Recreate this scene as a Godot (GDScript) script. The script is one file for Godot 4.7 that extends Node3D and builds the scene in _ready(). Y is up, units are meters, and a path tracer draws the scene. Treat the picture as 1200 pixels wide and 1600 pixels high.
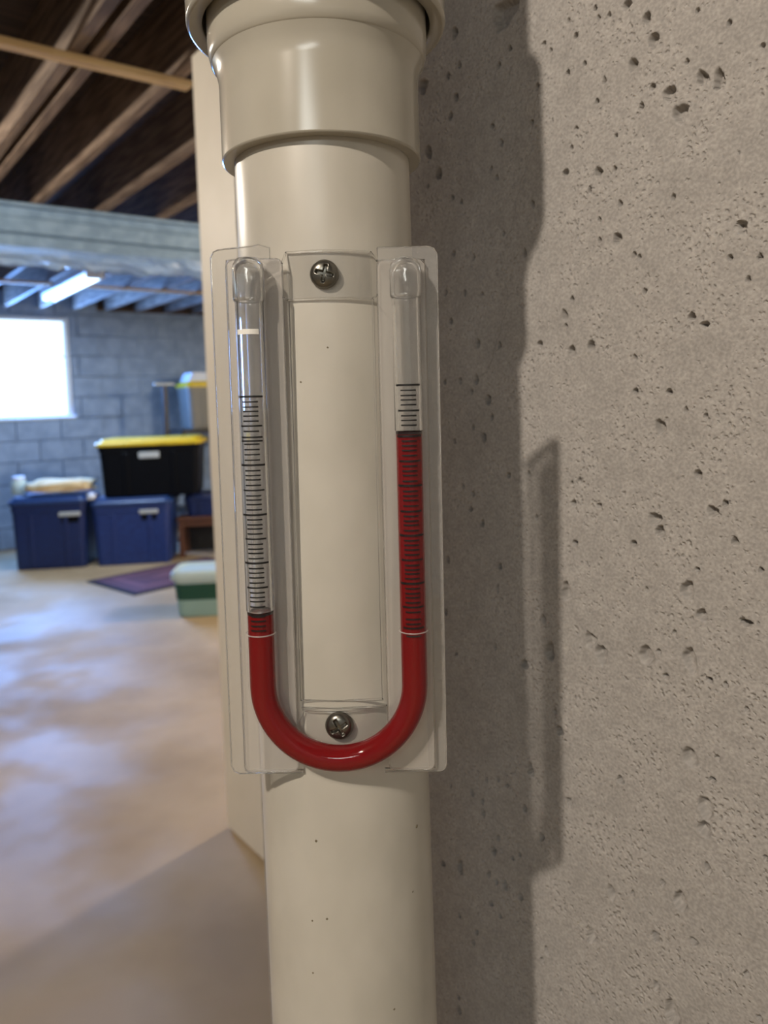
extends Node3D
# A radon manometer on a white drain pipe beside a concrete basement wall; storage room behind.
# Axes: x runs along the far block wall, -z along the ceiling joists, y is up. Metres.

const PIPE := Vector3(0.2224, 0.0, -0.336)      # axis of the vertical pipe
const PIPE_R := 0.04445
const WALL_X := 0.375                           # face of the concrete wall beside the pipe
const CEIL := 2.25                              # underside of the joists
const BACK := -7.8                              # face of the far block wall
const BULB := Vector3(-0.933, 2.115, 0.134)   # bare bulb that throws the pipe's shadow

var mats := {}
var taken := {}
var rng := RandomNumberGenerator.new()


func _ready() -> void:
	rng.seed = 41
	view()
	make_materials()
	build_shell()
	build_lamps()
	build_pipe()
	build_manometer()
	build_storage()


# ------------------------------------------------------------------ camera, air, light
func view() -> void:
	var cam := Camera3D.new()
	cam.name = "camera"
	var lens := CameraAttributesPhysical.new()
	lens.frustum_near = 0.05
	lens.frustum_far = 60.0
	lens.frustum_focal_length = 26.0
	lens.frustum_focus_distance = 0.355
	lens.exposure_aperture = 10.0
	cam.attributes = lens
	add_child(cam)
	cam.position = Vector3(0, 1.25, 0)
	cam.rotation_degrees = Vector3(-3.0, -37.3, -2.0)
	cam.near = 0.05
	cam.far = 60.0
	cam.projection = Camera3D.PROJECTION_FRUSTUM
	cam.size = 0.05 * 1600.0 / 1200.0
	cam.frustum_offset = Vector2(0, -0.05 * 109.0 / 1200.0)
	cam.current = true
	var w := WorldEnvironment.new()
	w.name = "environment"
	var e := Environment.new()
	e.background_mode = Environment.BG_COLOR
	e.background_color = Color(0.62, 0.76, 0.95)
	e.tonemap_mode = Environment.TONE_MAPPER_LINEAR
	e.tonemap_exposure = 1.0
	e.sdfgi_enabled = true
	e.ssao_enabled = true
	e.ssil_enabled = true
	w.environment = e
	add_child(w)
	# daylight that falls in through the far window
	var day := AreaLight3D.new()
	day.name = "daylight"
	day.area_size = Vector2(1.0, 0.92)
	day.light_color = Color(0.42, 0.65, 1.0)
	day.light_energy = 16.0
	day.shadow_enabled = true
	add_child(day)
	day.position = Vector3(1.64, 1.69, BACK + 0.03)
	day.rotation_degrees = Vector3(0, 180, 0)


# ------------------------------------------------------------------ bookkeeping
func numbered(called: String) -> String:
	var n: int = taken.get(called, 0)
	taken[called] = n + 1
	return called if n == 0 else "%s_%03d" % [called, n]


func thing(called: String, label: String, category: String, at := Vector3.ZERO, turn := 0.0, group := "") -> Node3D:
	var o := Node3D.new()
	o.name = numbered(called)
	add_child(o)
	o.position = at
	o.rotation.y = turn
	tag(o, label, category, group)
	return o


func tag(o: Node, label: String, category: String, group := "") -> void:
	o.set_meta("label", label)
	o.set_meta("category", category)
	if group != "":
		o.set_meta("group", group)


func part(called: String, mesh: Mesh, mat: String, parent: Node, at := Vector3.ZERO) -> MeshInstance3D:
	var o := MeshInstance3D.new()
	o.name = called
	o.mesh = mesh
	o.material_override = mats[mat]
	o.position = at
	parent.add_child(o, true)
	return o


func structure(called: String, label: String) -> Node3D:
	var o := Node3D.new()
	o.name = called
	add_child(o)
	o.set_meta("kind", "structure")
	o.set_meta("label", label)
	return o


# ------------------------------------------------------------------ shapes
func begin() -> SurfaceTool:
	var st := SurfaceTool.new()
	st.begin(Mesh.PRIMITIVE_TRIANGLES)
	return st


func done(st: SurfaceTool) -> ArrayMesh:
	st.generate_normals()
	return st.commit()


# four corners, counter-clockwise seen from outside
func quad(st: SurfaceTool, a: Vector3, b: Vector3, c: Vector3, d: Vector3) -> void:
	for v: Vector3 in [a, c, b, a, d, c]:
		st.add_vertex(v)


# a flat convex face turned to look along «out»
func face(st: SurfaceTool, p: Array, out: Vector3) -> void:
	st.set_smooth_group(-1)
	var n: Vector3 = (p[1] - p[0]).cross(p[2] - p[0])
	for k in range(1, p.size() - 1):
		if n.dot(out) > 0:
			st.add_vertex(p[0]); st.add_vertex(p[k + 1]); st.add_vertex(p[k])
		else:
			st.add_vertex(p[0]); st.add_vertex(p[k]); st.add_vertex(p[k + 1])


# a box with chamfered edges
func cbox(st: SurfaceTool, at: Vector3, size: Vector3, b: float, turn := Basis.IDENTITY) -> void:
	var h := size / 2.0
	var g := Vector3(h.x - b, h.y - b, h.z - b)
	var pt := func(s: Vector3, axis: int) -> Vector3:
		var v := Vector3(s.x * g.x, s.y * g.y, s.z * g.z)
		v[axis] = s[axis] * h[axis]
		return at + turn * v
	for axis in 3:
		var u := (axis + 1) % 3
		var w := (axis + 2) % 3
		for s in [-1.0, 1.0]:
			var c := []
			for q in [[-1.0, -1.0], [1.0, -1.0], [1.0, 1.0], [-1.0, 1.0]]:
				var v := Vector3.ZERO
				v[axis] = s; v[u] = q[0]; v[w] = q[1]
				c.append(pt.call(v, axis))
			var o := Vector3.ZERO
			o[axis] = s
			face(st, c, turn * o)
		if b > 0.0:
			for s in [-1.0, 1.0]:
				for t in [-1.0, 1.0]:
					var lo := Vector3.ZERO
					lo[u] = s; lo[w] = t; lo[axis] = -1.0
					var hi := lo
					hi[axis] = 1.0
					var o := Vector3.ZERO
					o[u] = s; o[w] = t
					face(st, [pt.call(lo, u), pt.call(hi, u), pt.call(hi, w), pt.call(lo, w)], turn * o)
	if b > 0.0:
		for x in [-1.0, 1.0]:
			for y in [-1.0, 1.0]:
				for z in [-1.0, 1.0]:
					var s := Vector3(x, y, z)
					face(st, [pt.call(s, 0), pt.call(s, 1), pt.call(s, 2)], turn * s)


func box(size: Vector3, b := 0.004, at := Vector3.ZERO) -> ArrayMesh:
	var st := begin()
	cbox(st, at, size, b)
	return done(st)


# turned about y; each strip of [radius, height] points is smooth, strips meet in sharp edges; strips run so that the outside is on their right going up
func lathe(st: SurfaceTool, strips: Array, seg := 64, xf := Transform3D.IDENTITY) -> void:
	var group := 1
	for strip: Array in strips:
		st.set_smooth_group(group)
		group += 1
		for k in range(strip.size() - 1):
			var r0: float = strip[k][0]
			var y0: float = strip[k][1]
			var r1: float = strip[k + 1][0]
			var y1: float = strip[k + 1][1]
			for j in seg:
				var a := TAU * j / seg
				var b := TAU * (j + 1) / seg
				var p0 := xf * Vector3(r0 * cos(b), y0, r0 * sin(b))
				var p1 := xf * Vector3(r0 * cos(a), y0, r0 * sin(a))
				var p2 := xf * Vector3(r1 * cos(a), y1, r1 * sin(a))
				var p3 := xf * Vector3(r1 * cos(b), y1, r1 * sin(b))
				if r0 > 0.0:
					st.add_vertex(p0); st.add_vertex(p2); st.add_vertex(p1)
				if r1 > 0.0:
					st.add_vertex(p0); st.add_vertex(p3); st.add_vertex(p2)


# a round bar along a path; side is any vector off the path
func sweep(st: SurfaceTool, path: Array, r: float, seg := 12, side := Vector3.BACK, caps := true) -> void:
	var rings := []
	for i in path.size():
		var t: Vector3 = (path[mini(i + 1, path.size() - 1)] - path[maxi(i - 1, 0)]).normalized()
		var n := (side - t * side.dot(t)).normalized()
		var b := t.cross(n)
		var ring := []
		for j in seg:
			var a := TAU * j / seg
			ring.append(path[i] + n * (r * cos(a)) + b * (r * sin(a)))
		rings.append(ring)
	st.set_smooth_group(1)
	for i in range(path.size() - 1):
		for j in seg:
			var k := (j + 1) % seg
			quad(st, rings[i][j], rings[i][k], rings[i + 1][k], rings[i + 1][j])
	if caps:
		face(st, rings[0], path[0] - path[1])
		face(st, rings[-1], path[-1] - path[-2])


# outline of a rounded rectangle, counter-clockwise
func rrect(w: float, h: float, r: float, n := 4) -> PackedVector2Array:
	var out := PackedVector2Array()
	for q in 4:
		var c := Vector2([1, -1, -1, 1][q] * (w / 2.0 - r), [1, 1, -1, -1][q] * (h / 2.0 - r))
		for k in n + 1:
			var a := PI / 2.0 * (q + float(k) / n)
			out.append(c + Vector2(cos(a), sin(a)) * r)
	return out


# plate cut from an outline in x and y, from z0 to z1, edges chamfered by b
func plate(st: SurfaceTool, outline: PackedVector2Array, z0: float, z1: float, b := 0.0) -> void:
	var p := outline
	if Geometry2D.is_polygon_clockwise(p):
		p.reverse()
	var inner := p
	if b > 0.0:
		var got := Geometry2D.offset_polygon(p, -b, Geometry2D.JOIN_MITER)
		if got.size() == 1 and got[0].size() == p.size():
			inner = got[0]
			# match the starting corner
			var best := 0
			for k in inner.size():
				if inner[k].distance_to(p[0]) < inner[best].distance_to(p[0]):
					best = k
			var turned := PackedVector2Array()
			for k in inner.size():
				turned.append(inner[(best + k) % inner.size()])
			inner = turned
		else:
			b = 0.0
	var idx := Geometry2D.triangulate_polygon(inner)
	for k in range(0, idx.size(), 3):
		var a := inner[idx[k]]
		var c := inner[idx[k + 1]]
		var d := inner[idx[k + 2]]
		face(st, [Vector3(a.x, a.y, z1), Vector3(c.x, c.y, z1), Vector3(d.x, d.y, z1)], Vector3.BACK)
		face(st, [Vector3(a.x, a.y, z0), Vector3(c.x, c.y, z0), Vector3(d.x, d.y, z0)], Vector3.FORWARD)
	st.set_smooth_group(-1)
	for k in p.size():
		var m := (k + 1) % p.size()
		quad(st, Vector3(p[k].x, p[k].y, z0 + b), Vector3(p[m].x, p[m].y, z0 + b), Vector3(p[m].x, p[m].y, z1 - b), Vector3(p[k].x, p[k].y, z1 - b))
		if b > 0.0:
			quad(st, Vector3(p[k].x, p[k].y, z1 - b), Vector3(p[m].x, p[m].y, z1 - b), Vector3(inner[m].x, inner[m].y, z1), Vector3(inner[k].x, inner[k].y, z1))
			quad(st, Vector3(inner[k].x, inner[k].y, z0), Vector3(inner[m].x, inner[m].y, z0), Vector3(p[m].x, p[m].y, z0 + b), Vector3(p[k].x, p[k].y, z0 + b))


# rounded-rectangle rings stacked in y: [width, depth, corner, height] each
func loft(st: SurfaceTool, rings: Array, n := 5, low_cap := true, high_cap := true, smooth := false) -> void:
	var made := []
	for q in rings:
		var ring := []
		for v in rrect(q[0], q[1], q[2], n):
			ring.append(Vector3(v.x, q[3], -v.y))
		made.append(ring)
	for i in range(made.size() - 1):
		st.set_smooth_group(i + 2 if smooth else -1)
		for j in made[i].size():
			var k: int = (j + 1) % made[i].size()
			quad(st, made[i][j], made[i][k], made[i + 1][k], made[i + 1][j])
	if low_cap:
		face(st, made[0], Vector3.DOWN)
	if high_cap:
		face(st, made[-1], Vector3.UP)


# ------------------------------------------------------------------ materials
func noise(freq: float, kind := FastNoiseLite.TYPE_SIMPLEX_SMOOTH, octaves := 4, seed_ := 1) -> FastNoiseLite:
	var n := FastNoiseLite.new()
	n.seed = seed_
	n.noise_type = kind
	n.frequency = freq
	n.fractal_type = FastNoiseLite.FRACTAL_FBM if octaves > 1 else FastNoiseLite.FRACTAL_NONE
	n.fractal_octaves = octaves
	return n


func ramp_texture(n: FastNoiseLite, colors: Array, stops: Array, side := 512, normal := false) -> NoiseTexture2D:
	var t := NoiseTexture2D.new()
	t.noise = n
	t.width = side
	t.height = side
	t.seamless = true
	t.seamless_blend_skirt = 0.3
	if not normal:
		var g := Gradient.new()
		g.offsets = PackedFloat32Array(stops)
		g.colors = PackedColorArray(colors)
		t.color_ramp = g
	return t


func grey(v: float) -> Color:
	return Color(v, v, v)


func plain(called: String, c: Color, rough := 0.6, metal := 0.0) -> StandardMaterial3D:
	var m := StandardMaterial3D.new()
	m.resource_name = called
	m.albedo_color = c
	m.roughness = rough
	m.metallic = metal
	mats[called] = m
	return m


func mottled(called: String, lo: Color, hi: Color, rough: float, freq: float, scale: Vector3, octaves := 4, seed_ := 1, relief := 0.0, in_world := true) -> StandardMaterial3D:
	var m := plain(called, Color.WHITE, rough)
	var n := noise(freq, FastNoiseLite.TYPE_SIMPLEX_SMOOTH, octaves, seed_)
	m.albedo_texture = ramp_texture(n, [lo, hi], [0.25, 0.75])
	m.uv1_triplanar = true
	m.uv1_world_triplanar = in_world
	m.uv1_scale = scale
	if relief > 0.0:
		m.heightmap_enabled = true
		m.heightmap_scale = relief
		m.heightmap_texture = ramp_texture(n, [Color.BLACK, Color.WHITE], [0.0, 1.0])
	return m


func clear_sheet(called: String, c: Color, alpha: float, rough := 0.05) -> StandardMaterial3D:
	var m := plain(called, Color(c.r, c.g, c.b, alpha), rough)
	m.transparency = BaseMaterial3D.TRANSPARENCY_ALPHA
	m.cull_mode = BaseMaterial3D.CULL_DISABLED
	return m


func clear_solid(called: String, c: Color, alpha: float, bend: float, rough := 0.0) -> StandardMaterial3D:
	var m := plain(called, Color(c.r, c.g, c.b, alpha), rough)
	m.transparency = BaseMaterial3D.TRANSPARENCY_ALPHA
	m.refraction_enabled = true
	m.refraction_scale = bend
	return m


func lit(called: String, c: Color, energy: float) -> StandardMaterial3D:
	var m := plain(called, c, 0.4)
	m.emission_enabled = true
	m.emission = c
	m.emission_energy_multiplier = energy
	return m


func make_materials() -> void:
	mottled("floor_concrete", Color(0.615, 0.535, 0.415), Color(0.71, 0.63, 0.51), 0.36, 0.006, Vector3(0.32, 0.32, 0.32), 5, 3, 0.25)
	var fl: StandardMaterial3D = mats["floor_concrete"]
	fl.roughness = 1.0
	fl.roughness_texture = ramp_texture(noise(0.008, FastNoiseLite.TYPE_SIMPLEX_SMOOTH, 4, 12), [grey(0.50), grey(0.72)], [0.3, 0.75])
	fl.metallic_specular = 0.33
	mottled("block_paint", Color(0.48, 0.57, 0.69), Color(0.54, 0.63, 0.75), 0.7, 0.012, Vector3(0.9, 0.9, 0.9), 4, 5, 0.1)  # the bluish cast of the daylight is put into this paint
	mottled("mortar", Color(0.46, 0.55, 0.67), Color(0.52, 0.61, 0.73), 0.85, 0.03, Vector3(2, 2, 2), 3, 6, 0.1)  # carries the same daylight blue as the blocks
	mottled("plaster", Color(0.66, 0.65, 0.62), Color(0.72, 0.71, 0.68), 0.8, 0.01, Vector3(0.7, 0.7, 0.7), 3, 7)
	mottled("cream_paint", Color(0.91, 0.88, 0.82), Color(0.935, 0.905, 0.85), 0.45, 0.008, Vector3(0.8, 0.8, 0.8), 3, 8)
	for k in 3:
		mottled("joist_wood_%d" % k, [Color(0.36, 0.295, 0.25), Color(0.39, 0.32, 0.27), Color(0.33, 0.27, 0.23)][k], [Color(0.53, 0.46, 0.40), Color(0.56, 0.485, 0.42), Color(0.49, 0.425, 0.375)][k], 0.75, 0.012, Vector3(6, 6, 0.5), 4, 20 + k)
	mottled("strip_wood", Color(0.70, 0.58, 0.40), Color(0.80, 0.69, 0.50), 0.7, 0.012, Vector3(0.6, 6, 6), 4, 31)
	mottled("subfloor_wood", Color(0.22, 0.17, 0.14), Color(0.31, 0.245, 0.20), 0.85, 0.012, Vector3(0.6, 2, 4), 4, 32)
	mottled("beam_paint", Color(0.44, 0.545, 0.65), Color(0.51, 0.615, 0.72), 0.5, 0.02, Vector3(1, 1, 1), 3, 33)
	clear_sheet("vapour_plastic", Color(0.62, 0.75, 0.90), 0.55, 0.2)
	mottled("pvc", Color(0.695, 0.675, 0.63), Color(0.74, 0.72, 0.675), 0.33, 0.01, Vector3(4, 2.2, 4), 4, 40)
	mottled("pvc_fitting", Color(0.64, 0.62, 0.57), Color(0.67, 0.65, 0.60), 0.17, 0.01, Vector3(4, 3, 4), 3, 41)
	plain("smudge", Color(0.42, 0.38, 0.30), 0.6)
	clear_sheet("clear_plastic", Color(0.76, 0.74, 0.71), 0.36, 0.05)
	clear_sheet("clear_tab", Color(0.7, 0.685, 0.66), 0.12, 0.05)
	clear_sheet("joint_ring", Color(0.86, 0.84, 0.82), 0.4, 0.1)
	clear_solid("clear_flange", Color(0.93, 0.92, 0.90), 0.18, 0.049, 0.02)
	clear_solid("clear_rod", Color(1, 1, 1), 0.0, 0.047)
	clear_solid("tube_acrylic", Color(0.97, 0.97, 0.965), 0.05, 0.049)
	clear_solid("tube_cap", Color(0.93, 0.93, 0.925), 0.08, 0.049, 0.02)
	clear_sheet("tube_skin", Color(0.9, 0.9, 0.9), 0.01, 0.03)
	mats["tube_skin"].metallic_specular = 0.3
	clear_solid("red_liquid", Color(0.56, 0.0, 0.018), 0.5, 0.034, 0.03)
	mats["red_liquid"].metallic_specular = 0.25
	plain("meniscus_reflection_dark", Color(0.10, 0.015, 0.015), 0.25)  # stands in for the dark internal reflection at the liquid top
	plain("tick_ink", Color(0.035, 0.03, 0.03), 0.5)
	plain("plain_white", Color(0.90, 0.89, 0.86), 0.4)
	mottled("screw_zinc", Color(0.36, 0.35, 0.33), Color(0.55, 0.54, 0.50), 0.28, 0.05, Vector3(60, 60, 60), 3, 50, 0.0, false)
	mats["screw_zinc"].metallic = 0.9
	plain("window_frame", Color(0.78, 0.84, 0.90), 0.4)
	lit("window_light", Color(0.86, 0.94, 1.0), 1.5)
	lit("tube_lamp_light", Color(0.84, 0.93, 1.0), 3.0)
	lit("fill_lamp_light", Color(0.95, 0.96, 0.95), 0.8)
	lit("bulb_light", Color(1.0, 0.90, 0.76), 40.0)
	plain("lamp_housing", Color(0.82, 0.86, 0.90), 0.4)
	plain("porcelain", Color(0.85, 0.84, 0.80), 0.3)
	mottled("tote_navy", Color(0.018, 0.11, 0.31), Color(0.025, 0.14, 0.36), 0.42, 0.02, Vector3(2, 2, 2), 3, 60)
	mottled("tote_blue", Color(0.065, 0.16, 0.40), Color(0.09, 0.21, 0.47), 0.42, 0.02, Vector3(2, 2, 2), 3, 61)
	mottled("lid_blue", Color(0.10, 0.20, 0.40), Color(0.13, 0.25, 0.46), 0.35, 0.02, Vector3(2, 2, 2), 3, 62)
	mottled("tote_black", Color(0.010, 0.022, 0.05), Color(0.016, 0.032, 0.066), 0.4, 0.02, Vector3(2, 2, 2), 3, 63)
	mottled("lid_yellow", Color(0.72, 0.62, 0.08), Color(0.82, 0.72, 0.14), 0.4, 0.02, Vector3(2, 2, 2), 3, 64)
	mats["tote_black"].metallic_specular = 0.25
	plain("tote_grey", Color(0.40, 0.40, 0.38), 0.5)
	plain("label_white", Color(0.66, 0.69, 0.70), 0.5)
	mottled("beige_cloth", Color(0.74, 0.65, 0.48), Color(0.84, 0.76, 0.60), 0.9, 0.02, Vector3(6, 6, 6), 4, 65, 0.5)
	plain("white_cloth", Color(0.82, 0.84, 0.88), 0.85)
	plain("paper_white", Color(0.80, 0.84, 0.90), 0.8)
	plain("pink_white", Color(0.80, 0.74, 0.82), 0.6)
	plain("red_print", Color(0.70, 0.12, 0.18), 0.6)
	plain("rack_black", Color(0.04, 0.045, 0.055), 0.45)
	mottled("stool_wood", Color(0.27, 0.16, 0.11), Color(0.38, 0.24, 0.17), 0.6, 0.02, Vector3(1, 6, 6), 4, 66)
	mottled("rug_field", Color(0.27, 0.18, 0.25), Color(0.40, 0.28, 0.36), 0.95, 0.05, Vector3(3, 3, 3), 3, 67)
	mottled("rug_motif", Color(0.36, 0.23, 0.30), Color(0.46, 0.34, 0.41), 0.95, 0.06, Vector3(3, 3, 3), 3, 69)
	plain("rug_border", Color(0.06, 0.07, 0.15), 0.95)
	plain("tub_white", Color(0.72, 0.80, 0.80), 0.4)
	plain("tub_pale", Color(0.55, 0.68, 0.66), 0.4)
	plain("tub_green", Color(0.05, 0.28, 0.22), 0.45)
	mats["wall_concrete"] = concrete_material()


const PITS := [  # across (z) and up (y) on the wall, width and height, all in mm
	-349, 1496, 21.9, 17.4, -396, 1502, 5.3, 7.9, -346, 1473, 2.6, 3.3, -392, 1479, 2.9, 4.7, -404, 1476, 3.0, 5.2, -356, 1466, 2.6, 3.7, -431, 1478, 9.9, 10.4, -397, 1459, 4.2, 6.0,
	-403, 1448, 3.7, 6.1, -363, 1429, 2.7, 3.4, -355, 1416, 2.6, 4.5, -427, 1430, 5.9, 10.5, -417, 1412, 6.4, 8.3, -360, 1395, 2.2, 3.8, -365, 1402, 2.2, 1.5, -403, 1392, 2.5, 4.1,
	-394, 1387, 2.4, 3.6, -429, 1406, 2.0, 3.4, -330, 1371, 2.0, 5.5, -338, 1342, 3.0, 5.6, -404, 1353, 2.5, 4.1, -384, 1347, 2.3, 4.0, -356, 1358, 1.6, 1.9, -413, 1327, 2.5, 4.2,
	-394, 1324, 2.4, 4.1, -377, 1321, 2.3, 2.8, -409, 1306, 3.1, 4.2, -382, 1288, 3.5, 6.1, -362, 1285, 2.7, 4.8, -401, 1263, 2.5, 4.2, -385, 1263, 4.1, 7.0, -417, 1263, 2.6, 3.9,
	-390, 1255, 2.4, 4.2, -374, 1249, 4.6, 6.9, -371, 1237, 2.8, 4.1, -389, 1230, 2.4, 4.2, -379, 1223, 4.1, 6.6, -409, 1220, 2.5, 3.5, -329, 1421, 2.4, 3.6, -324, 1441, 2.9, 3.9,
	-259, 1463, 5.7, 4.7, -247, 1451, 4.7, 6.2, -243, 1438, 6.1, 7.7, -256, 1430, 5.6, 6.7, -244, 1414, 2.9, 3.4, -216, 1409, 5.8, 7.4, -207, 1405, 5.3, 10.2, -234, 1407, 6.9, 7.7,
	-228, 1395, 8.5, 9.1, -300, 1441, 2.6, 3.4, -288, 1442, 1.7, 2.7, -280, 1378, 5.0, 5.7, -269, 1377, 2.4, 3.0, -286, 1369, 2.1, 3.8, -304, 1384, 5.4, 3.5, -295, 1407, 2.2, 3.4,
	-299, 1397, 2.2, 2.8, -280, 1418, 2.5, 2.7, -251, 1406, 2.6, 3.8, -268, 1395, 1.6, 2.3, -266, 1357, 2.8, 3.6, -280, 1351, 1.7, 2.4, -268, 1338, 5.2, 6.0, -280, 1339, 1.7, 3.4,
	-196, 1330, 5.1, 6.7, -202, 1316, 1.5, 2.4, -187, 1314, 2.0, 1.4, -193, 1304, 1.5, 2.0, -251, 1306, 2.3, 2.3, -301, 1308, 2.7, 3.2, -302, 1277, 4.5, 6.1, -288, 1279, 5.2, 6.0,
	-307, 1299, 4.1, 7.2, -306, 1292, 1.8, 3.6, -327, 1283, 4.4, 3.7, -258, 1270, 1.9, 2.3, -223, 1289, 4.0, 3.7, -216, 1284, 4.9, 3.1, -233, 1353, 2.4, 3.7, -257, 1327, 1.5, 1.6,
	-254, 1325, 1.5, 1.3, -258, 1251, 3.1, 3.4, -237, 1250, 3.6, 3.2, -216, 1237, 2.0, 2.5, -227, 1240, 1.7, 1.6, -243, 1231, 6.2, 8.2, -294, 1460, 3.4, 2.7, -278, 1464, 1.6, 2.6,
	-271, 1463, 1.6, 2.6, -280, 1470, 1.6, 2.3, -299, 1471, 1.3, 1.4, -275, 1428, 2.4, 3.9, -313, 1459, 1.4, 1.7, -318, 1465, 1.4, 1.8, -218, 1443, 1.3, 2.1, -201, 1430, 0.9, 1.4,
	-224, 1420, 1.7, 1.8, -185, 1413, 1.7, 2.8, -221, 1206, 4.1, 5.0, -213, 1187, 5.9, 5.7, -206, 1192, 3.1, 3.0, -247, 1180, 8.1, 6.1, -244, 1173, 5.8, 6.0, -261, 1164, 3.8, 3.7,
	-201, 1173, 3.4, 4.1, -303, 1184, 3.3, 3.6, -298, 1198, 2.7, 4.4, -284, 1184, 3.1, 2.2, -304, 1196, 2.2, 2.2, -310, 1128, 7.4, 11.4, -228, 1143, 7.2, 9.8, -220, 1131, 6.2, 5.8,
	-196, 1132, 6.7, 3.3, -242, 1092, 3.6, 2.9, -236, 1118, 2.2, 2.4, -293, 1101, 7.5, 9.0, -285, 1094, 7.9, 11.1, -227, 1105, 7.6, 13.1, -254, 1101, 9.4, 10.5, -246, 1105, 2.3, 2.1,
	-253, 1139, 1.9, 1.7, -303, 1159, 3.9, 3.6, -330, 1106, 3.6, 5.7, -325, 1086, 7.8, 11.9, -347, 1072, 5.8, 5.9, -322, 1047, 3.0, 3.8, -318, 1036, 5.3, 5.7, -344, 1001, 5.1, 10.0,
	-312, 992, 4.1, 5.2, -336, 958, 4.4, 5.5, -350, 972, 3.9, 5.1, -273, 1021, 4.6, 4.4, -281, 948, 5.3, 9.1, -266, 955, 2.0, 2.7, -246, 971, 2.8, 3.4, -235, 966, 8.0, 10.5,
	-218, 993, 2.9, 6.0, -215, 1043, 3.3, 2.4, -212, 1056, 2.0, 2.0, -196, 1087, 2.3, 2.6, -216, 1097, 3.7, 1.9, -207, 1097, 1.6, 2.3, -297, 912, 7.2, 9.5, -334, 881, 3.8, 6.1,
	-338, 872, 3.2, 3.6, -371, 908, 4.9, 8.0, -356, 907, 4.0, 5.2, -387, 908, 3.0, 5.4, -379, 906, 2.9, 3.8, -417, 899, 5.6, 11.4, -436, 893, 5.1, 4.7, -376, 940, 2.9, 4.8,
	-381, 928, 4.3, 6.4, -363, 931, 2.7, 2.6, -356, 937, 2.7, 2.6, -385, 887, 3.7, 3.8, -376, 883, 2.9, 3.8, -401, 857, 3.1, 3.9, -405, 847, 3.1, 4.0, -419, 860, 2.4, 2.9,
	-401, 963, 3.1, 5.5, -424, 959, 2.4, 3.4, -391, 960, 3.0, 4.3, -390, 952, 3.0, 5.4, -366, 982, 3.4, 3.1, -374, 983, 2.1, 3.7, -386, 978, 2.2, 3.7, -420, 1132, 3.2, 5.4,
	-394, 1172, 2.9, 3.6, -383, 1163, 3.6, 5.1, -367, 1135, 3.4, 4.0, -391, 1183, 2.2, 3.6, -401, 1188, 2.2, 3.6, -370, 1119, 2.1, 6.0, -414, 1063, 2.4, 3.8, -374, 1078, 2.1, 5.1,
	-424, 1092, 3.2, 4.4, -333, 1172, 2.4, 3.8, -339, 1200, 2.5, 3.3, -357, 1198, 3.3, 3.4, -227, 947, 4.8, 3.7, -197, 946, 2.7, 3.9, -251, 907, 3.8, 5.3, -251, 937, 4.7, 5.6,
	-296, 872, 3.9, 4.8, -278, 877, 2.6, 2.8, -322, 860, 2.4, 3.0, -241, 897, 9.2, 15.1, -191, 926, 2.6, 2.7, -187, 1013, 1.8, 2.6, -188, 1160, 1.4, 1.4, -222, 1155, 1.2, 1.2,
	-219, 1026, 8.3, 12.0, -220, 1014, 7.5, 8.0, -228, 1051, 8.6, 10.1, -423, 783, 4.1, 7.1, -423, 793, 3.3, 3.5,
]
const CRACK := [Vector2(-0.3218, 1.4412), Vector2(-0.328, 1.4224), Vector2(-0.3303, 1.4048), Vector2(-0.3419, 1.3798), Vector2(-0.3484, 1.3584), Vector2(-0.3538, 1.3537), Vector2(-0.3577, 1.335), Vector2(-0.3537, 1.3208), Vector2(-0.3561, 1.3055), Vector2(-0.3645, 1.2865), Vector2(-0.373, 1.268), Vector2(-0.3818, 1.265)]
const LEFT_TICKS := [55.0, 2, 52.7, 0, 50.5, 0, 48.6, 0, 46.6, 0, 44.4, 0, 42.3, 1, 40.0, 0, 37.4, 1, 35.8, 1, 34.4, 0, 32.1, 0, 29.9, 0, 27.5, 0, 25.3, 2, 22.9, 0, 20.8, 0, 18.9, 0, 16.5, 0, 14.3, 1, 11.9, 0, 10.1, 0, 8.1, 0, 5.8, 0, 3.5, 2, 1.4, 0, -0.8, 0, -2.6, 0, -4.8, 0, -7.1, 1, -9.4, 0, -11.5, 0, -13.4, 0, -15.7, 0, -17.8, 2, -20.1, 0, -22.1, 0, -24.2, 0, -26.5, 0, -28.7, 1, -30.9, 0, -33.0, 0, -34.8, 0, -37.2, 0, -41.5, 0, -43.6, 0, -45.8, 0, -47.9, 0]  # height on the tube in mm, length class
const RIGHT_TICKS := [58.3, 2, 56.0, 0, 53.8, 0, 51.9, 0, 49.8, 0, 47.3, 1, 45.1, 0, 43.1, 0, 41.0, 0, 36.3, 2, 34.2, 0, 32.2, 0, 30.1, 0, 27.9, 0, 25.5, 1, 23.4, 0, 21.2, 0, 19.3, 0, 16.8, 0, 14.8, 2, 12.4, 0, 10.4, 0, 8.4, 0, 6.0, 0, 3.6, 1, 1.5, 0, -0.6, 0, -2.4, 0, -4.8, 0, -7.0, 2, -9.2, 0, -11.2, 0, -13.3, 0, -15.4, 0, -17.8, 1, -20.1, 0, -22.1, 0, -23.8, 0, -26.0, 0, -28.2, 2, -30.4, 0, -32.6, 0, -34.4, 0, -36.7, 0, -38.7, 1, -40.9, 0, -44.1, 0, -46.2, 0, -48.1, 1, -51.7, 0]  # height on the tube in mm, length class



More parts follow.
